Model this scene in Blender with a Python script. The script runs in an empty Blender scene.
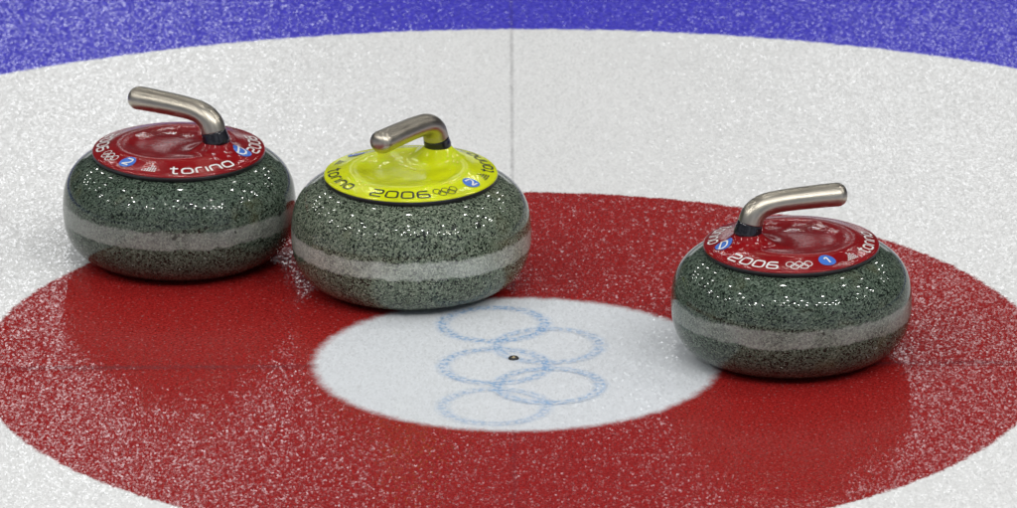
import bpy, bmesh, math, random
from math import sin, cos, pi, radians, sqrt, exp, atan2, hypot
from mathutils import Vector, Matrix
random.seed(7)
S = bpy.context.scene
C = S.collection

# ------------------------------------------------------------------ camera
cam_d = bpy.data.cameras.new("camera")
cam = bpy.data.objects.new("camera", cam_d)
C.objects.link(cam)
CAM_Y, CAM_Z = -17.29611, 6.01355
cam.matrix_world = (Matrix.Translation((-0.00518, CAM_Y, CAM_Z))
                    @ Matrix.Rotation(pi / 2 - 0.32807, 4, 'X')
                    @ Matrix.Rotation(-0.00571, 4, 'Z'))
cam_d.sensor_width = 36.0
cam_d.lens = 16030.4 / 1017 * 36.0
cam_d.clip_start = 0.5
cam_d.clip_end = 300
cam_d.dof.use_dof = True
cam_d.dof.focus_distance = 18.25
cam_d.dof.aperture_fstop = 14.0
S.camera = cam

S.view_settings.view_transform = 'Standard'
S.view_settings.look = 'None'
S.view_settings.exposure = 0.0
S.view_settings.gamma = 1.0
S.render.engine = 'CYCLES'
S.cycles.use_denoising = True
S.cycles.denoising_prefilter = 'ACCURATE'
S.cycles.max_bounces = 6
S.cycles.sample_clamp_indirect = 6.0
S.cycles.use_light_tree = True

# ------------------------------------------------------------------ hall light
W = bpy.data.worlds.new("World")
S.world = W
W.use_nodes = True
wn, wl = W.node_tree.nodes, W.node_tree.links
wn.clear()
wo = wn.new('ShaderNodeOutputWorld')
bg = wn.new('ShaderNodeBackground')
tc = wn.new('ShaderNodeTexCoord')
mp = wn.new('ShaderNodeMapping')
mp.inputs['Scale'].default_value = (1, 1, 2.5)
nz = wn.new('ShaderNodeTexNoise')
nz.inputs['Scale'].default_value = 3.5
nz.inputs['Detail'].default_value = 5
rp = wn.new('ShaderNodeValToRGB')
rp.color_ramp.elements[0].position = 0.38
rp.color_ramp.elements[0].color = (0.020, 0.023, 0.028, 1)
rp.color_ramp.elements[1].position = 0.72
rp.color_ramp.elements[1].color = (0.20, 0.22, 0.25, 1)
wl.new(tc.outputs['Generated'], mp.inputs['Vector'])
wl.new(mp.outputs[0], nz.inputs['Vector'])
wl.new(nz.outputs['Fac'], rp.inputs['Fac'])
wl.new(rp.outputs[0], bg.inputs['Color'])
bg.inputs['Strength'].default_value = 1.0
# fill added from the camera's side for the stones' lower halves; far side dimmed
sy = wn.new('ShaderNodeSeparateXYZ')
wl.new(tc.outputs['Generated'], sy.inputs[0])
mr = wn.new('ShaderNodeMapRange')
mr.interpolation_type = 'SMOOTHSTEP'
mr.inputs[1].default_value = 0.5
mr.inputs[2].default_value = -0.7
mr.inputs[3].default_value = 0.4
mr.inputs[4].default_value = 4.5
wl.new(sy.outputs[1], mr.inputs[0])
wl.new(mr.outputs[0], bg.inputs['Strength'])
wl.new(bg.outputs[0], wo.inputs['Surface'])


def hall_lamp(x, y, z, power, rad, col=(1.0, 0.985, 0.95)):
    l = bpy.data.lights.new("ceiling_lamp", 'POINT')
    l.energy = power
    l.shadow_soft_size = rad
    l.color = col
    o = bpy.data.objects.new("ceiling_lamp", l)
    o.location = (x, y, z)
    C.objects.link(o)


spots = []
for ry, rad, keep, half, step in ((-12.3, .08, .85, 15, 2.4), (-10.0, .08, .7, 17, 2.6), (-7.5, .095, .6, 17, 2.8), (-4.4, .12, .5, 19, 3.1),
                                  (-1.6, .16, .4, 21, 3.2), (3.2, .20, .7, 22, 3.6), (8.0, .18, .6, 22, 3.8), (12.5, .18, .65, 22, 3.8),
                                  (17.0, .18, .65, 22, 3.6), (21.5, .18, .7, 22, 3.4)):
    m_ = int(2 * half / step)
    for i in range(m_ + 1):
        if random.random() < keep:
            spots.append((-half + i * step + random.uniform(-.5, .5), ry + random.uniform(-.3, .3), rad * random.uniform(.85, 1.15),
                          random.uniform(.75, 1.25) * (.30 if ry > 6 else 1)))
# total light at the rings is held constant however many lamps hang there
tot = sum(w * 12.5 / (x * x + y * y + 156.25) ** 1.5 for x, y, rad, w in spots)
LAMP_TOTAL = 34.5
for x, y, rad, w in spots:
    hall_lamp(x, y, 12.5, LAMP_TOTAL * w / tot, rad)


def far_panel(az, el, dist, w, h, radiance):
    l = bpy.data.lights.new("far_light_panel", 'AREA')
    l.shape = 'RECTANGLE'
    l.size, l.size_y = w, h
    l.energy = radiance * pi * w * h
    l.color = (0.96, 0.98, 1.0)
    o = bpy.data.objects.new("far_light_panel", l)
    a, e = radians(az), radians(el)
    p = Vector((sin(a) * cos(e), cos(a) * cos(e), sin(e))) * dist
    o.location = p
    o.rotation_euler = (-p).to_track_quat('-Z', 'Y').to_euler()
    C.objects.link(o)


# banks of small floodlights high over the far end; the pebbled ice glitters with them
for az, el, size, rad in ((-2.1, 20.2, .8, 5.0), (-1.5, 21.6, .8, 4.0), (-2.3, 17.0, .8, 5.0), (-1.6, 16.2, .8, 4.0), (-2.7, 22.6, .8, 5.5),
                          (-1.3, 18.2, .6, 3.0), (-2.8, 18.9, .8, 6.0), (-1.9, 14.6, .8, 5.0), (-.9, 22.6, .6, 5.0),
                          (2.0, 20.4, .8, 5.0), (1.6, 22.0, .8, 4.0), (2.3, 17.0, .8, 5.0), (1.7, 15.8, .8, 4.0), (2.7, 21.6, .8, 5.5),
                          (1.7, 18.4, .6, 3.0), (2.9, 18.7, .8, 6.0), (1.3, 21.6, .4, 4.0),
                          (.15, 21.8, .5, 4.0), (-.35, 15.6, .5, 4.0), (.6, 16.4, .45, 4.0)):
    far_panel(az, el, 60, size, size, rad * (.85 if az < -1 else .62 if az > 1 else .5))
# unseen low panels, as lit hoardings, added for bright reflections in the caps
for az in (-9, 9):
    far_panel(az, 4.5, 34, 7.0, 3.4, .9)


# ------------------------------------------------------------------ helpers
def mat(name):
    m = bpy.data.materials.new(name)
    m.use_nodes = True
    n = m.node_tree.nodes
    return m, n, m.node_tree.links, n['Principled BSDF']


class N:
    """small node-building helper"""
    def __init__(s, m):
        s.n, s.l = m.node_tree.nodes, m.node_tree.links

    def link(s, a, b):
        if isinstance(a, (int, float)):
            b.default_value = a
        elif isinstance(a, tuple):
            b.default_value = a if len(a) == 4 or b.type == 'VECTOR' else a + (1,)
        else:
            s.l.new(a, b)

    def math(s, op, a, b=0.0, c=0.0):
        x = s.n.new('ShaderNodeMath')
        x.operation = op
        s.link(a, x.inputs[0]); s.link(b, x.inputs[1]); s.link(c, x.inputs[2])
        return x.outputs[0]

    def vmath(s, op, a, b=(0, 0, 0)):
        x = s.n.new('ShaderNodeVectorMath')
        x.operation = op
        s.link(a, x.inputs[0]); s.link(b, x.inputs[1])
        return x.outputs['Value'] if op in ('LENGTH', 'DISTANCE') else x.outputs[0]

    def noise(s, v, scale, detail=2, rough=.5):
        x = s.n.new('ShaderNodeTexNoise')
        s.link(v, x.inputs['Vector'])
        x.inputs['Scale'].default_value = scale
        x.inputs['Detail'].default_value = detail
        x.inputs['Roughness'].default_value = rough
        return x.outputs['Fac']

    def voro(s, v, scale, out='Color', feature='F1'):
        x = s.n.new('ShaderNodeTexVoronoi')
        x.feature = feature
        s.link(v, x.inputs['Vector'])
        x.inputs['Scale'].default_value = scale
        return x.outputs[out]

    def mix(s, f, a, b):
        x = s.n.new('ShaderNodeMix')
        x.data_type = 'RGBA'
        s.link(f, x.inputs['Factor'])
        s.link(a, x.inputs[6]); s.link(b, x.inputs[7])
        return x.outputs[2]

    def step(s, v, a, b, lo=0.0, hi=1.0):
        x = s.n.new('ShaderNodeMapRange')
        x.interpolation_type = 'SMOOTHSTEP'
        s.link(v, x.inputs[0])
        x.inputs[1].default_value = a
        x.inputs[2].default_value = b
        x.inputs[3].default_value = lo
        x.inputs[4].default_value = hi
        return x.outputs[0]

    def ramp(s, v, stops, const=False):
        x = s.n.new('ShaderNodeValToRGB')
        s.link(v, x.inputs[0])
        cr = x.color_ramp
        if const:
            cr.interpolation = 'CONSTANT'
        while len(cr.elements) < len(stops):
            cr.elements.new(.5)
        for e, (p, c) in zip(cr.elements, stops):
            e.position = p
            e.color = tuple(c) + (1,)
        return x.outputs[0]

    def pos(s, kind='geo'):
        if kind == 'geo':
            return s.n.new('ShaderNodeNewGeometry').outputs['Position']
        return s.n.new('ShaderNodeTexCoord').outputs['Object']

    def bump(s, h, dist, strength=1.0):
        x = s.n.new('ShaderNodeBump')
        s.link(h, x.inputs['Height'])
        x.inputs['Distance'].default_value = dist
        s.link(strength, x.inputs['Strength'])
        return x.outputs[0]


def link_mesh(name, bm, mats, parent=None, smooth=True, recalc=False):
    if recalc:
        bmesh.ops.recalc_face_normals(bm, faces=bm.faces)
    me = bpy.data.meshes.new(name)
    bm.to_mesh(me)
    bm.free()
    for m in (mats if isinstance(mats, (list, tuple)) else [mats]):
        me.materials.append(m)
    if smooth:
        for p in me.polygons:
            p.use_smooth = True
    o = bpy.data.objects.new(name, me)
    C.objects.link(o)
    if parent:
        o.parent = parent
    return o


# ------------------------------------------------------------------ the ice
R_RED, C_RED = 0.6096, (-0.0010, -0.0118)
R_BLUE, R_BLUE_OUT, C_BLUE = 1.2192, 1.8288, (-0.0026, -0.0017)
R_BUT, C_BUT = 0.2285, (0.0030, -0.0170)
EMBLEM = [((-0.0229, 0.1212), 1.0), ((-0.0213, -0.0249), .8), ((-0.0220, -0.1640), .6),
          ((0.0400, 0.0450), .65), ((0.0400, -0.0940), .75)]
R_EMB = 0.0630


def ice_material():
    m, n, l, p = mat("pebbled_painted_ice")
    k = N(m)
    P = k.pos()
    wob = k.math('MULTIPLY', k.math('SUBTRACT', k.noise(P, 70, 3), .5), .012)
    wob2 = k.math('MULTIPLY', k.math('SUBTRACT', k.noise(P, 330, 2), .5), .010)
    wob = k.math('ADD', wob, wob2)

    def rad(c):
        q = k.vmath('SUBTRACT', P, (c[0], c[1], 0))
        return k.math('ADD', k.vmath('LENGTH', q), wob)
    white = k.mix(k.noise(P, 6, 3), (.745, .742, .732), (.79, .786, .775))
    rn = k.noise(P, 330, 3, .75)
    red = k.mix(k.step(rn, .3, .7), (.155, .005, .005), (.43, .024, .022))
    blue = k.mix(k.step(k.noise(P, 180, 3, .7), .3, .7), (.032, .028, .38), (.085, .072, .62))
    col = k.mix(k.step(rad(C_RED), R_RED - .003, R_RED + .003), red, white)
    rb = rad(C_BLUE)
    col = k.mix(k.step(rb, R_BLUE - .004, R_BLUE + .004), col, blue)
    col = k.mix(k.step(rb, R_BLUE_OUT - .004, R_BLUE_OUT + .004), col, white)
    bwhite = (.70, .72, .745)
    col = k.mix(k.step(rad(C_BUT), R_BUT + .011, R_BUT - .007), col, bwhite)
    # rings stencilled in pale blue on the button, hatched and worn
    sep = n.new('ShaderNodeSeparateXYZ')
    l.new(P, sep.inputs[0])
    for c, a in EMBLEM:
        q = k.vmath('SUBTRACT', P, (c[0], c[1], 0))
        sx = n.new('ShaderNodeSeparateXYZ')
        l.new(q, sx.inputs[0])
        d = k.math('ADD', k.vmath('LENGTH', q), k.math('MULTIPLY', wob, .35))
        dd = k.math('ABSOLUTE', k.math('SUBTRACT', d, R_EMB - .004))
        line = k.step(k.math('ABSOLUTE', k.math('SUBTRACT', dd, .0036)), .0030, .0008)
        inside = k.step(dd, .0065, .0030)
        ang = k.math('ARCTAN2', sx.outputs[1], sx.outputs[0])
        saw = k.math('SINE', k.math('ADD', k.math('MULTIPLY', ang, 36),
                                    k.math('MULTIPLY', k.math('SUBTRACT', d, R_EMB), 500)))
        hatch = k.math('MULTIPLY', inside, k.step(saw, -.2, .6))
        f = k.math('MAXIMUM', k.math('MULTIPLY', line, .65), k.math('MULTIPLY', hatch, .75))
        f = k.math('MAXIMUM', f, k.math('MULTIPLY', k.step(dd, .013, .003), .42))
        f = k.math('MULTIPLY', f, k.step(k.noise(P, 150, 2), .32, .62, .15, 1.0))
        f = k.math('MULTIPLY', f, min(1, a * 1.15))
        col = k.mix(f, col, (.13, .32, .60))
    fl = k.noise(k.vmath('MULTIPLY', P, (.55, .40, 1)), 420, 2, .6)
    col = k.mix(k.step(fl, .60, .74, 0, .13), col, (.77, .765, .77))
    # centre line and tee line: a thin dark thread under the ice
    fade = k.step(k.noise(P, 25, 3), .35, .65, .6, 1.0)
    nr = k.noise(P, 240, 2)
    lx = k.math('ABSOLUTE', k.math('ADD', sep.outputs[0], k.math('MULTIPLY', k.math('SUBTRACT', nr, .5), .003)))
    ly = k.math('ABSOLUTE', k.math('ADD', k.math('ADD', sep.outputs[1], .0225),
                                   k.math('MULTIPLY', k.math('SUBTRACT', nr, .5), .012)))
    notbut = k.step(rad(C_BUT), R_BUT - .01, R_BUT + .01)
    nearside = k.step(sep.outputs[1], -.2, .2, .75, 1.0)
    f1 = k.math('MULTIPLY', k.step(lx, .0034, .0004), k.math('MULTIPLY', k.math('MULTIPLY', fade, nearside), .45))
    f2 = k.math('MULTIPLY', k.step(ly, .0110, .0010), k.math('MULTIPLY', fade, .5))
    f = k.math('MULTIPLY', k.math('MAXIMUM', f1, f2), k.math('MULTIPLY', notbut, .75))
    col = k.mix(f, col, (.05, .035, .045))
    l.new(col, p.inputs['Base Color'])
    p.inputs['IOR'].default_value = 1.31
    p.inputs['Specular IOR Level'].default_value = .5
    # pebble: worn along the middle of the sheet, crisp towards the sides
    wear = k.step(k.math('ABSOLUTE', k.math('ADD', sep.outputs[0], k.math('MULTIPLY', k.math('SUBTRACT', k.noise(P, 3, 2), .5), .5))), .08, .5, .7, 1.0)
    # frozen drops are drawn out along the sheet by the stones and brooms passing over them
    P = k.vmath('MULTIPLY', P, (1, .42, 1))

    def facets(scale, amount, off):
        """frost crystals: every cell has its own slight tilt and its own clarity"""
        x = n.new('ShaderNodeTexVoronoi')
        x.voronoi_dimensions = '2D'
        l.new(k.vmath('ADD', P, (off, off, 0)), x.inputs['Vector'])
        x.inputs['Scale'].default_value = scale
        sc_ = n.new('ShaderNodeSeparateColor')
        l.new(x.outputs['Color'], sc_.inputs[0])
        comp = []
        for ch in (0, 1):
            c = k.math('MULTIPLY', k.math('SUBTRACT', sc_.outputs[ch], .5), 2.0)
            comp.append(k.math('MULTIPLY', k.math('MULTIPLY', c, k.math('POWER', k.math('ABSOLUTE', c), .6)), amount))
        cb = n.new('ShaderNodeCombineXYZ')
        l.new(comp[0], cb.inputs[0])
        l.new(comp[1], cb.inputs[1])
        return cb.outputs[0], sc_.outputs[2]
    t1, clear = facets(450, .060, 0)
    t2, clear2 = facets(240, .022, 4.7)
    nrm = k.bump(k.noise(P, 150, 2, .5), .00004, wear)
    tv = k.vmath('MULTIPLY', k.vmath('ADD', t1, t2), (.55, 1, 1))
    nrm = k.vmath('NORMALIZE', k.vmath('ADD', nrm, tv))
    l.new(nrm, p.inputs['Normal'])
    p.inputs['Roughness'].default_value = .06
    l.new(k.math('ADD', k.math('MULTIPLY', k.step(clear, .3, .9), .6), .3), p.inputs['Specular IOR Level'])
    p.inputs['Coat Weight'].default_value = 0.0
    return m


ICE = ice_material()


def annulus(name, c0, r0, c1, r1, z=0.0, n=256, parent=None, structure=True):
    bm = bmesh.new()
    inner, outer = [], []
    for i in range(n):
        a = 2 * pi * i / n
        if r0 > 0:
            inner.append(bm.verts.new((c0[0] + r0 * cos(a), c0[1] + r0 * sin(a), z)))
        outer.append(bm.verts.new((c1[0] + r1 * cos(a), c1[1] + r1 * sin(a), z)))
    if r0 > 0:
        for i in range(n):
            j = (i + 1) % n
            bm.faces.new((inner[i], outer[i], outer[j], inner[j]))
    else:
        bm.faces.new(outer)
    o = link_mesh(name, bm, ICE, parent, smooth=False)
    if structure:
        o['kind'] = 'structure'
    return o


button = annulus("button", None, 0, C_BUT, R_BUT)
annulus("red_ring", C_BUT, R_BUT, C_RED, R_RED)
annulus("white_ring", C_RED, R_RED, C_BLUE, R_BLUE)
annulus("blue_ring", C_BLUE, R_BLUE, C_BLUE, R_BLUE_OUT)
for c, a in EMBLEM:      # the five painted rings, a breath above the button, same ice
    annulus("emblem_ring", c, R_EMB - .0105, c, R_EMB + .0025, z=.0002 + .00006 * EMBLEM.index((c, a)), n=96, parent=button, structure=False)
# ice sheet around the rings: a square frame with a round hole
bm = bmesh.new()
nn = 256
inn = [bm.verts.new((C_BLUE[0] + R_BLUE_OUT * cos(2 * pi * i / nn), C_BLUE[1] + R_BLUE_OUT * sin(2 * pi * i / nn), 0)) for i in range(nn)]
out = []
for i in range(nn):
    a = 2 * pi * i / nn
    t = 1 / max(abs(cos(a)), abs(sin(a)))
    out.append(bm.verts.new((cos(a) * t * 7, sin(a) * t * 22, 0)))
for i in range(nn):
    j = (i + 1) % nn
    bm.faces.new((inn[i], out[i], out[j], inn[j]))
o = link_mesh("ice_sheet", bm, ICE, smooth=False)
o['kind'] = 'structure'


def strip(name, x0, x1, y0, y1, z):
    bm = bmesh.new()
    bm.faces.new([bm.verts.new(v) for v in ((x0, y0, z), (x1, y0, z), (x1, y1, z), (x0, y1, z))])
    o = link_mesh(name, bm, ICE, smooth=False)
    o['kind'] = 'structure'


strip("centre_line", -.0035, .0035, .22, 21, .0002)
strip("centre_line", -.0035, .0035, -21, -.255, .0002)
strip("tee_line", -6.8, -.236, -.0325, -.0125, .0002)
strip("tee_line", .245, 6.8, -.0325, -.0125, .0003)


# ------------------------------------------------------------------ materials of the stones
def granite(name, light, seed, tint=(1, 1, 1)):
    m, n, l, p = mat(name)
    k = N(m)
    P0 = k.pos('obj')
    P = k.vmath('ADD', P0, (seed, seed * .7, seed * .3))
    g = k.voro(P, 640, 'Color')
    sg = n.new('ShaderNodeSeparateColor')
    l.new(g, sg.inputs[0])
    v = k.math('ADD', sg.outputs[0], k.math('MULTIPLY', k.math('SUBTRACT', k.noise(P, 40, 4, .65), .5), .30))
    L = light
    col = k.ramp(v, [(0.0, (.005, .008, .006)), (.22, (.009, .014, .010)), (.29, (.045 * L, .064 * L, .046 * L)),
                     (.66, (.070 * L, .097 * L, .070 * L)), (.84, (.098 * L, .132 * L, .098 * L)), (.95, (.15 * L, .185 * L, .145 * L))])
    col = k.vmath('MULTIPLY', col, tint)
    rust = k.mix(k.math('MULTIPLY', k.step(k.noise(P, 22, 2), .60, .75), .22), col, (.14, .13, .06))
    col = rust
    # the striking band: bruised pale by other stones
    sp = n.new('ShaderNodeSeparateXYZ')
    l.new(P0, sp.inputs[0])
    z = k.math('ADD', sp.outputs[2], k.math('MULTIPLY', k.math('SUBTRACT', k.noise(P, 60, 3), .5), .010))
    z = k.math('ADD', z, k.math('MULTIPLY', k.math('SUBTRACT', k.noise(P, 9, 2), .5), .006))
    band = k.math('MULTIPLY', k.step(z, .0500, .0535), k.step(z, .0745, .0705))
    bn = k.noise(P, 20, 4, .65)
    bcol = k.mix(k.step(bn, .3, .7, .25, .60), k.vmath('MULTIPLY', col, (1.75, 1.65, 1.7)), (.36 * L, .37 * L, .35 * L))
    col = k.mix(k.math('MULTIPLY', band, .85), col, bcol)
    pit = k.math('MULTIPLY', k.step(k.noise(P, 62, 1), .755, .775), .8)
    col = k.mix(pit, col, (.012, .013, .011))
    chip = k.math('MULTIPLY', k.step(k.noise(P, 48, 2), .69, .73), band)
    col = k.mix(k.math('MULTIPLY', chip, .8), col, (.02, .022, .02))
    l.new(col, p.inputs['Base Color'])
    l.new(k.math('ADD', k.math('MULTIPLY', band, .16), k.step(k.noise(P, 400, 2), .3, .7, .04, .07)), p.inputs['Roughness'])
    p.inputs['IOR'].default_value = 1.40
    l.new(k.bump(k.noise(P, 12, 1), .0004, .05), p.inputs['Normal'])
    return m


def plastic(name, c, ior=1.5):
    m, n, l, p = mat(name)
    k = N(m)
    P = k.pos('obj')
    cc = k.mix(k.step(k.noise(P, 35, 4), .35, .7), c, tuple(x * .82 for x in c))
    l.new(cc, p.inputs['Base Color'])
    fr = k.noise(P, 650, 2)
    l.new(k.step(k.noise(P, 30, 3), .3, .75, .09, .14), p.inputs['Roughness'])
    # fine droplets of frost on the shell
    x = n.new('ShaderNodeTexVoronoi')
    l.new(P, x.inputs['Vector'])
    x.inputs['Scale'].default_value = 620
    tilt = k.vmath('MULTIPLY', k.vmath('SUBTRACT', x.outputs['Color'], (.5, .5, .5)), (.045, .045, .02))
    l.new(k.vmath('NORMALIZE', k.vmath('ADD', k.bump(fr, .00010, .5), tilt)), p.inputs['Normal'])
    p.inputs['IOR'].default_value = ior
    return m


def brushed():
    m, n, l, p = mat("brushed_nickel")
    k = N(m)
    P = k.pos('obj')
    v = k.noise(P, 60, 4, .6)
    l.new(k.mix(v, (.36, .325, .265), (.52, .475, .40)), p.inputs['Base Color'])
    p.inputs['Metallic'].default_value = 1.0
    l.new(k.step(v, .3, .7, .29, .37), p.inputs['Roughness'])
    l.new(k.bump(k.noise(P, 900, 2), .00006, .4), p.inputs['Normal'])
    return m


def simple(name, c, rough=.35, var=.15):
    m, n, l, p = mat(name)
    k = N(m)
    l.new(k.mix(k.noise(k.pos('obj'), 200, 2), c, tuple(x * (1 - var) for x in c)), p.inputs['Base Color'])
    p.inputs['Roughness'].default_value = rough
    return m


RED = plastic("glossy_red_plastic", (.24, .004, .006))
YEL = plastic("glossy_yellow_plastic", (.66, .72, .008))
METAL = brushed()
BLACK = simple("black_rubber", (.012, .012, .014), .30)
BLACKG = simple("black_gloss_collar", (.010, .010, .014), .12)
INK_W = simple("white_print", (.80, .79, .77), .3)
INK_K = simple("black_print", (.018, .018, .015), .3)
STK_B = simple("blue_sticker", (.05, .17, .60), .25)
G_DARK = granite("dark_green_granite", .95, 3.1)
G_LITE = granite("grey_green_granite", 1.55, 9.7, (1.12, 1.0, .97))
G_MID = granite("green_granite", 1.0, 17.3)

# ------------------------------------------------------------------ stone profile
RS, ZC, BH = 0.1375, 0.0635, 0.0635
R_IN = 0.062


def body_profile():
    pts = [(0.0, .004), (.055, .004), (.0575, .0005), (.0600, 0.0), (.0635, .0004)]
    n = 2.6
    m = 60
    for i in range(m + 1):
        t = -pi / 2 + pi * i / m
        r = R_IN + (RS - R_IN) * (abs(cos(t)) ** (2 / n))
        z = ZC + BH * (1 if t > 0 else -1) * (abs(sin(t)) ** (2 / n))
        if t < 0:      # the underside is rounder and fuller than the shoulder
            r = R_IN + (RS - R_IN) * (abs(cos(t)) ** (2 / 3.0))
        if r > .0645:
            pts.append((r, z))
    pts.append((.062, ZC + BH))
    return pts


def revolve(prof, seg=128, bm=None, hs=1.0):
    bm = bm or bmesh.new()
    rings = []
    for r, z in prof:
        if r < 1e-6:
            rings.append([bm.verts.new((0, 0, z * hs))])
        else:
            rings.append([bm.verts.new((r * cos(2 * pi * i / seg), r * sin(2 * pi * i / seg), z * hs)) for i in range(seg)])
    for a, b in zip(rings, rings[1:]):
        for i in range(seg):
            j = (i + 1) % seg
            if len(a) == 1:
                bm.faces.new((a[0], b[j], b[i]))
            elif len(b) == 1:
                bm.faces.new((a[i], a[j], b[0]))
            else:
                bm.faces.new((a[i], a[j], b[j], b[i]))
    return bm


# ------------------------------------------------------------------ cap surface
CAP_R, CAP_Z = 0.0998, 0.1305
HS = -0.0535           # hump centre along the handle axis


def smax(a, b, k):
    h = max(k - abs(a - b), 0) / k
    return max(a, b) + h * h * k * .25


def smin(a, b, k):
    return -smax(-a, -b, k)


def cap_z(s, t):
    """height of the cap at s along the handle axis, t across"""
    r = hypot(s, t)
    cone = CAP_Z + (CAP_R - r) * math.tan(radians(17))
    # finger dish: oval hollow under the handle, shifted away from the hump
    q = sqrt(((s - .010) / .066) ** 2 + (t / .064) ** 2)
    dish = .1330 + .0085 * q ** 3
    z = smin(cone, dish, .0080)
    d = sqrt((s - HS) ** 2 * (0.9 if s > HS else 1.25) + t * t)
    d = max(0, d - .0150)
    hump = .1300 + .0215 * exp(-d / .0180)
    if d < .004:
        hump = min(hump, .1512)
    z = smax(z, hump, .005)
    return z


def make_text_map(ang):
    ca, sa = cos(ang), sin(ang)

    def surf(x, y, lift=.00035):
        s, t = x * ca + y * sa, -x * sa + y * ca
        return cap_z(s, t) + lift
    return surf


# ------------------------------------------------------------------ stroke lettering (wide, square and round-cornered)
def fillet(pts, rad, closed=False):
    n = len(pts)
    out = []
    for i in range(n):
        if not closed and i in (0, n - 1):
            out.append(pts[i]); continue
        p0, p1, p2 = Vector(pts[i - 1]), Vector(pts[i]), Vector(pts[(i + 1) % n])
        d0, d1 = (p0 - p1), (p2 - p1)
        r = min(rad, d0.length * .48, d1.length * .48)
        a, b = p1 + d0.normalized() * r, p1 + d1.normalized() * r
        for q in range(7):
            u = q / 6
            out.append(tuple((1 - u) ** 2 * a + 2 * u * (1 - u) * p1 + u * u * b))
    if closed:
        out.append(out[0])
    return out


def densify(pts, step=.0012):
    out = [pts[0]]
    for a, b in zip(pts, pts[1:]):
        L = hypot(b[0] - a[0], b[1] - a[1])
        if L < 1e-7:
            continue
        m = max(1, int(L / step))
        for i in range(1, m + 1):
            out.append((a[0] + (b[0] - a[0]) * i / m, a[1] + (b[1] - a[1]) * i / m))
    return out


GL = {  # unit cell: width 1, height 1 -> (advance, [(points, closed)])
    '2': (1.0, [([(0, 1), (1, 1), (1, .50), (0, .46), (0, 0), (1, 0)], 0)]),
    '0': (1.0, [([(0, 0), (0, 1), (1, 1), (1, 0)], 1)]),
    '6': (1.0, [([(.95, 1), (0, 1), (0, 0), (1, 0), (1, .56), (.02, .56)], 0)]),
    't': (.66, [([(.25, 1.12), (.25, 0), (.66, 0)], 0), ([(-.1, .82), (.66, .82)], 0)]),
    'o': (.95, [([(0, 0), (0, .82), (.95, .82), (.95, 0)], 1)]),
    'r': (.62, [([(0, 0), (0, .82), (.62, .82)], 0)]),
    'i': (.0, [([(0, 0), (0, .82)], 0)]),
    'n': (.95, [([(0, 0), (0, .82), (.95, .82), (.95, 0)], 0)]),
    '1': (.5, [([(0, .72), (.38, 1), (.38, 0)], 0)]),
    'D': (.7, [([(0, 0), (0, 1)], 0), ([(-.14, 1), (.35, 1), (.70, .72), (.70, .28), (.35, 0), (-.14, 0)], 0)]),
}
GL_NUM2 = (.8, [([(0, 1), (.8, 1), (.8, .52), (0, 0), (.8, 0)], 0)])


def stroke(bm, pts, w, closed, mapper, mi=0):
    pts = densify(pts)
    n = len(pts)
    vl = []
    for i, p in enumerate(pts):
        if closed:
            a, b = pts[(i - 1) % (n - 1)], pts[(i + 1) % (n - 1)] if i < n - 1 else pts[1]
            if i == 0 or i == n - 1:
                a, b = pts[n - 2], pts[1]
        else:
            a, b = pts[max(0, i - 1)], pts[min(n - 1, i + 1)]
        dx, dy = b[0] - a[0], b[1] - a[1]
        L = hypot(dx, dy) or 1
        nx, ny = -dy / L * w / 2, dx / L * w / 2
        vl.append((bm.verts.new(mapper(p[0] + nx, p[1] + ny)), bm.verts.new(mapper(p[0] - nx, p[1] - ny))))
    for (a, b), (c, d) in zip(vl, vl[1:]):
        f = bm.faces.new((a, b, d, c))
        f.material_index = mi
    return vl


def ring_mapper(surf, phi0, rbase, rmid, lift=.00035):
    def f(u, v):
        phi = phi0 + u / rmid
        r = rbase - v
        x, y = r * sin(phi), -r * cos(phi)
        return (x, y, surf(x, y, lift))
    return f


def flip_up(bm):
    bm.normal_update()
    for f in bm.faces:
        if f.normal.z < 0:
            f.normal_flip()


def word(txt, surf, phi_a, phi_b, ink, parent, h=.0126, rbase=.0950, sw=.0023):
    cells = [GL[c] for c in txt]
    gap = .36
    tot = sum(c[0] for c in cells) + gap * (len(cells) - 1)
    rmid = .0875
    span = radians(phi_b - phi_a) * rmid
    cw = span / tot
    bm = bmesh.new()
    mp_ = ring_mapper(surf, radians(phi_a), rbase, rmid)
    x = 0
    for adv, strokes in cells:
        for pts, closed in strokes:
            q = [(x + a * cw, b * h) for a, b in pts]
            stroke(bm, fillet(q, .0042, closed), sw, closed, mp_)
        x += (adv + gap) * cw
    flip_up(bm)
    o = link_mesh("lettering", bm, ink, parent, smooth=False)
    return o


def rings_emblem(surf, phi, ink, parent, rbase=.0945):
    bm = bmesh.new()
    mp_ = ring_mapper(surf, radians(phi), rbase, .0875)
    R = .0046
    for i, (cx, cy) in enumerate([(-.0108, .0095), (0, .0095), (.0108, .0095), (-.0054, .0050), (.0054, .0050)]):
        pts = [(cx + R * cos(2 * pi * q / 24), cy + R * sin(2 * pi * q / 24)) for q in range(25)]
        stroke(bm, pts, .00105, True, mp_)
    flip_up(bm)
    link_mesh("ring_emblem", bm, ink, parent, smooth=False)


def dots_emblem(surf, phi, ink, parent):
    """a little skyline of dots and dashes"""
    bm = bmesh.new()
    mp_ = ring_mapper(surf, radians(phi), .0930, .0875)
    cols = [1, 2, 3, 5, 4, 3]
    for i, hgt in enumerate(cols):
        for j in range(hgt):
            x0 = -.0080 + i * .0029
            y0 = j * .0029 + .0003
            w = .0019
            q = [mp_(x0, y0), mp_(x0 + w, y0), mp_(x0 + w, y0 + w), mp_(x0, y0 + w)]
            bm.faces.new([bm.verts.new(v) for v in q])
    flip_up(bm)
    link_mesh("dot_emblem", bm, ink, parent, smooth=False)


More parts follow.
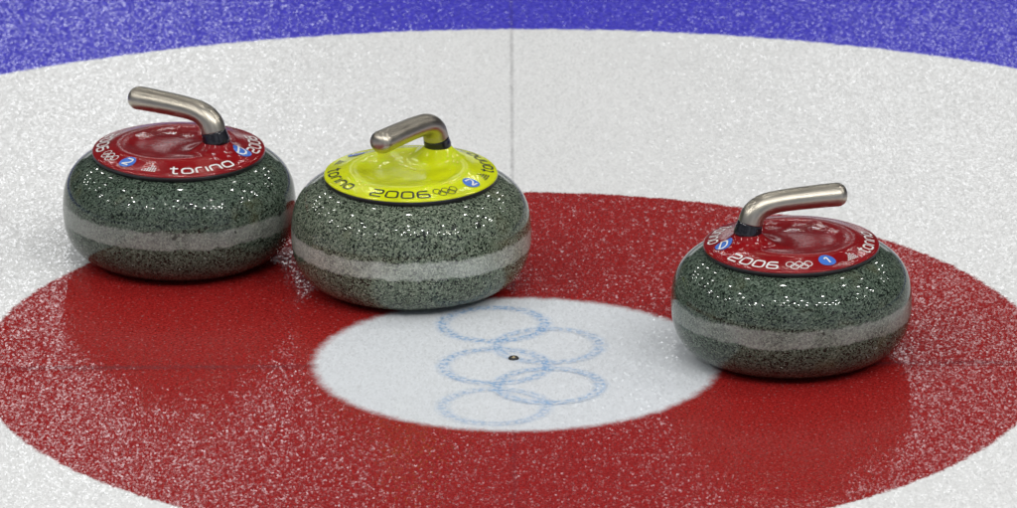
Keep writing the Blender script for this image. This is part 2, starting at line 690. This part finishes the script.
def sticker(surf, phi, r, rad, glyph, parent, turn=0.0):
    bm = bmesh.new()
    mp_ = ring_mapper(surf, radians(phi), r, r, .0006)
    cen = bm.verts.new(mp_(0, 0))
    prev = [cen]
    for rr in (.35, .7, 1.0):
        ring = [bm.verts.new(mp_(rad * rr * cos(2 * pi * q / 40), rad * rr * sin(2 * pi * q / 40))) for q in range(40)]
        for q in range(40):
            if len(prev) == 1:
                bm.faces.new((cen, ring[q], ring[(q + 1) % 40]))
            else:
                bm.faces.new((prev[q], ring[q], ring[(q + 1) % 40], prev[(q + 1) % 40]))
        prev = ring
    if glyph:
        mp2 = ring_mapper(surf, radians(phi), r, r, .0011)
        adv, strokes = GL_NUM2 if glyph == '2' else GL[glyph]
        g = rad * 1.08
        for pts, closed in strokes:
            q = [((a - adv / 2) * g * 1.05, (b - .5) * g * (1.45 if turn else 1)) for a, b in pts]
            ct, st = cos(turn), sin(turn)
            q = [(a * ct + b * st, -a * st + b * ct) for a, b in q]
            stroke(bm, fillet(q, .0022, closed), .0021, closed, mp2, mi=1)
    flip_up(bm)
    link_mesh("sticker", bm, [STK_B, INK_W], parent, smooth=False)


def tube(path, seg=28, caps=True):
    """path: list of (point, radius_side, radius_up)"""
    bm = bmesh.new()
    rings = []
    side = Vector((0, 1, 0))
    for i, (p, ra, rb) in enumerate(path):
        a = Vector(path[max(0, i - 1)][0])
        b = Vector(path[min(len(path) - 1, i + 1)][0])
        t = (b - a).normalized()
        up = t.cross(side).normalized()
        rings.append([bm.verts.new(Vector(p) + side * (ra * cos(2 * pi * q / seg)) + up * (rb * sin(2 * pi * q / seg))) for q in range(seg)])
    for r0, r1 in zip(rings, rings[1:]):
        for q in range(seg):
            bm.faces.new((r0[q], r0[(q + 1) % seg], r1[(q + 1) % seg], r1[q]))
    if caps:
        bm.faces.new(rings[0])
        bm.faces.new(list(reversed(rings[-1])))
    bmesh.ops.recalc_face_normals(bm, faces=bm.faces)
    return bm


def catmull(pts, m=8):
    out = []
    P = [pts[0]] + pts + [pts[-1]]
    for i in range(1, len(P) - 2):
        for j in range(m):
            t = j / m
            a, b, c, d = (Vector(q) for q in P[i - 1:i + 3])
            out.append(.5 * ((2 * b) + (c - a) * t + (2 * a - 5 * b + 4 * c - d) * t * t + (3 * b - a - 3 * c + d) * t ** 3))
    out.append(Vector(P[-2]))
    return out


def make_stone(x, y, ang_deg, label, gran, capmat, ink, hs=1.0, rs=1.0):
    """ang_deg: world direction the handle points to"""
    root = bpy.data.objects.new("curling_stone", None)
    C.objects.link(root)
    root.location = (x, y, .0002)
    root['label'] = label
    root['category'] = 'curling stone'
    root['group'] = 'curling stones lying in the house'
    prof = [(r * rs, z * hs) for r, z in body_profile()]
    zb0, zb1 = .0510 * hs, .0730 * hs
    body = link_mesh("stone_body", revolve(prof), gran, root)
    # bruised striking band, standing a hair proud on the belly
    band = [(r + .00005, z) for r, z in prof if zb0 - .004 < z < zb1 + .004]
    link_mesh("striking_band", revolve(band), gran, root)
    dz = ZC * 2 * (hs - 1)
    # black gasket below the cap
    link_mesh("rubber_rim", revolve([(.085, .1225 + dz), (.0975, .1230 + dz), (.0994, .1242 + dz), (.1002, .1262 + dz),
                                     (.1006, .1285 + dz), (.0995, .1296 + dz), (.085, .1296 + dz)]), BLACK, root)
    ang = radians(ang_deg)
    ca, sa = cos(ang), sin(ang)
    # cap
    bm = bmesh.new()
    nr, na = 92, 200
    prev = None
    cen = bm.verts.new((0, 0, cap_z(0, 0) + dz))
    for i in range(1, nr + 1):
        r = CAP_R * (i / nr)
        ring = []
        for j in range(na):
            a = 2 * pi * j / na
            s, t = r * cos(a), r * sin(a)
            ring.append(bm.verts.new((s * ca - t * sa, s * sa + t * ca, cap_z(s, t) + dz)))
        for j in range(na):
            if prev is None:
                bm.faces.new((cen, ring[j], ring[(j + 1) % na]))
            else:
                bm.faces.new((prev[j], ring[j], ring[(j + 1) % na], prev[(j + 1) % na]))
        prev = ring
    for dr, dzz in ((.0006, -.0003), (.0008, -.0009), (.0002, -.0015), (-.012, -.0016)):
        ring = [bm.verts.new(((CAP_R + dr) * cos(2 * pi * j / na + ang), (CAP_R + dr) * sin(2 * pi * j / na + ang), CAP_Z + dzz + dz)) for j in range(na)]
        for j in range(na):
            bm.faces.new((prev[j], ring[j], ring[(j + 1) % na], prev[(j + 1) % na]))
        prev = ring
    cap = link_mesh("cap", bm, capmat, root)
    surf0 = make_text_map(ang)
    surf = lambda a, b, lift=.00035: surf0(a, b, lift) + dz

    # handle assembly in (s, z), then turned to its direction
    def place(bm_):
        bmesh.ops.transform(bm_, matrix=Matrix.Translation((0, 0, dz)) @ Matrix.Rotation(ang, 4, 'Z'), verts=bm_.verts)
        return bm_
    lean = Vector((.30, 0, 1)).normalized()
    base = Vector((HS + .0005, 0, .1495))
    cpath = []
    for u, rr in ((-.003, .0155), (0, .0158), (.002, .0160), (.006, .0152), (.010, .0147), (.0128, .0144), (.0134, .0138)):
        cpath.append((base + lean * u, rr, rr * 1.02))
    link_mesh("collar", place(tube(cpath)), BLACKG, root)
    g0 = base + lean * .0130
    line = [tuple(g0), (-.0462, 0, .1706), (-.0388, 0, .1778), (-.0285, 0, .1820), (-.0130, 0, .1838), (.004, 0, .1844),
            (.022, 0, .1845), (.038, 0, .1845), (.0550, 0, .1842)]
    cl = catmull(line, 7)
    path = []
    n = len(cl)
    for i, p in enumerate(cl):
        u = i / (n - 1)
        ra = .0148 - .0010 * min(1, u / .45) + .0010 * max(0, (u - .5) * 2)
        rb = .0146 - .0020 * min(1, u / .45) + .0010 * max(0, (u - .5) * 2)
        path.append((p, ra, rb))
    d = (cl[-1] - cl[-2]).normalized()
    e, ra, rb = path[-1]
    for q in range(1, 9):
        a = pi / 2 * q / 8
        path.append((e + d * (.0115 * sin(a)), max(.0004, ra * cos(a) ** .8), max(.0004, rb * cos(a) ** .8)))
    hd = link_mesh("handle", place(tube(path)), METAL, root)
    return cap, surf


specs = []
# ---- left stone
c1, s1 = make_stone(-0.3875, 0.3700, 147, "red-capped stone marked 2 and D, touching the yellow-capped one, handle pointing left",
                    G_DARK, RED, INK_W, rs=.985)
word("torino", s1, -5, 44, INK_W, c1)
word("2006", s1, 74, 114, INK_W, c1)
word("2006", s1, -122, -82, INK_W, c1)
rings_emblem(s1, -67, INK_W, c1)
dots_emblem(s1, -22, INK_W, c1)
sticker(s1, -44, .0835, .0100, '2', c1)
sticker(s1, 66, .0815, .0108, 'D', c1, radians(68))
# ---- middle stone
c2, s2 = make_stone(-0.1175, 0.2640, 234, "paler granite stone with yellow cap and black lettering, behind the white button",
                    G_LITE, YEL, INK_K, hs=1.035, rs=1.01)
word("torino", s2, -94, -49, INK_K, c2)
word("2006", s2, -30, 14, INK_K, c2)
word("torino", s2, 86, 131, INK_K, c2)
rings_emblem(s2, 28, INK_K, c2)
dots_emblem(s2, 74, INK_K, c2)
dots_emblem(s2, -112, INK_K, c2)
sticker(s2, 55, .0850, .0100, '2', c2)
sticker(s2, -132, .0850, .0100, 'D', c2)
# ---- right stone
c3, s3 = make_stone(0.3175, 0.0165, 18, "red-capped stone marked D and 1, alone beside the white button, handle pointing right",
                    G_MID, RED, INK_W)
word("torino", s3, -126, -83, INK_W, c3)
word("2006", s3, -51, -11, INK_W, c3)
word("torino", s3, 65, 110, INK_W, c3)
rings_emblem(s3, 5, INK_W, c3)
dots_emblem(s3, 49, INK_W, c3)
sticker(s3, 28, .0835, .0100, '1', c3)
sticker(s3, -71, .0820, .0100, 'D', c3, radians(-60))

# ------------------------------------------------------------------ tee pin
pin = bpy.data.objects.new("tee_pin", None)
C.objects.link(pin)
pin.location = (0, 0, 0)
pin['label'] = "tiny dark metal pin sunk in the ice at the middle of the white button"
pin['category'] = 'pin'
link_mesh("pin_collar", revolve([(.0024, .0006), (.0030, .0022), (.0048, .0026), (.0058, .0018), (.0062, .0004)], 40), BLACK, pin)
link_mesh("pin_core", revolve([(0, .0030), (.0014, .0028), (.0022, .0020), (.0024, .0006)], 32), simple("brass", (.45, .36, .20), .3), pin)
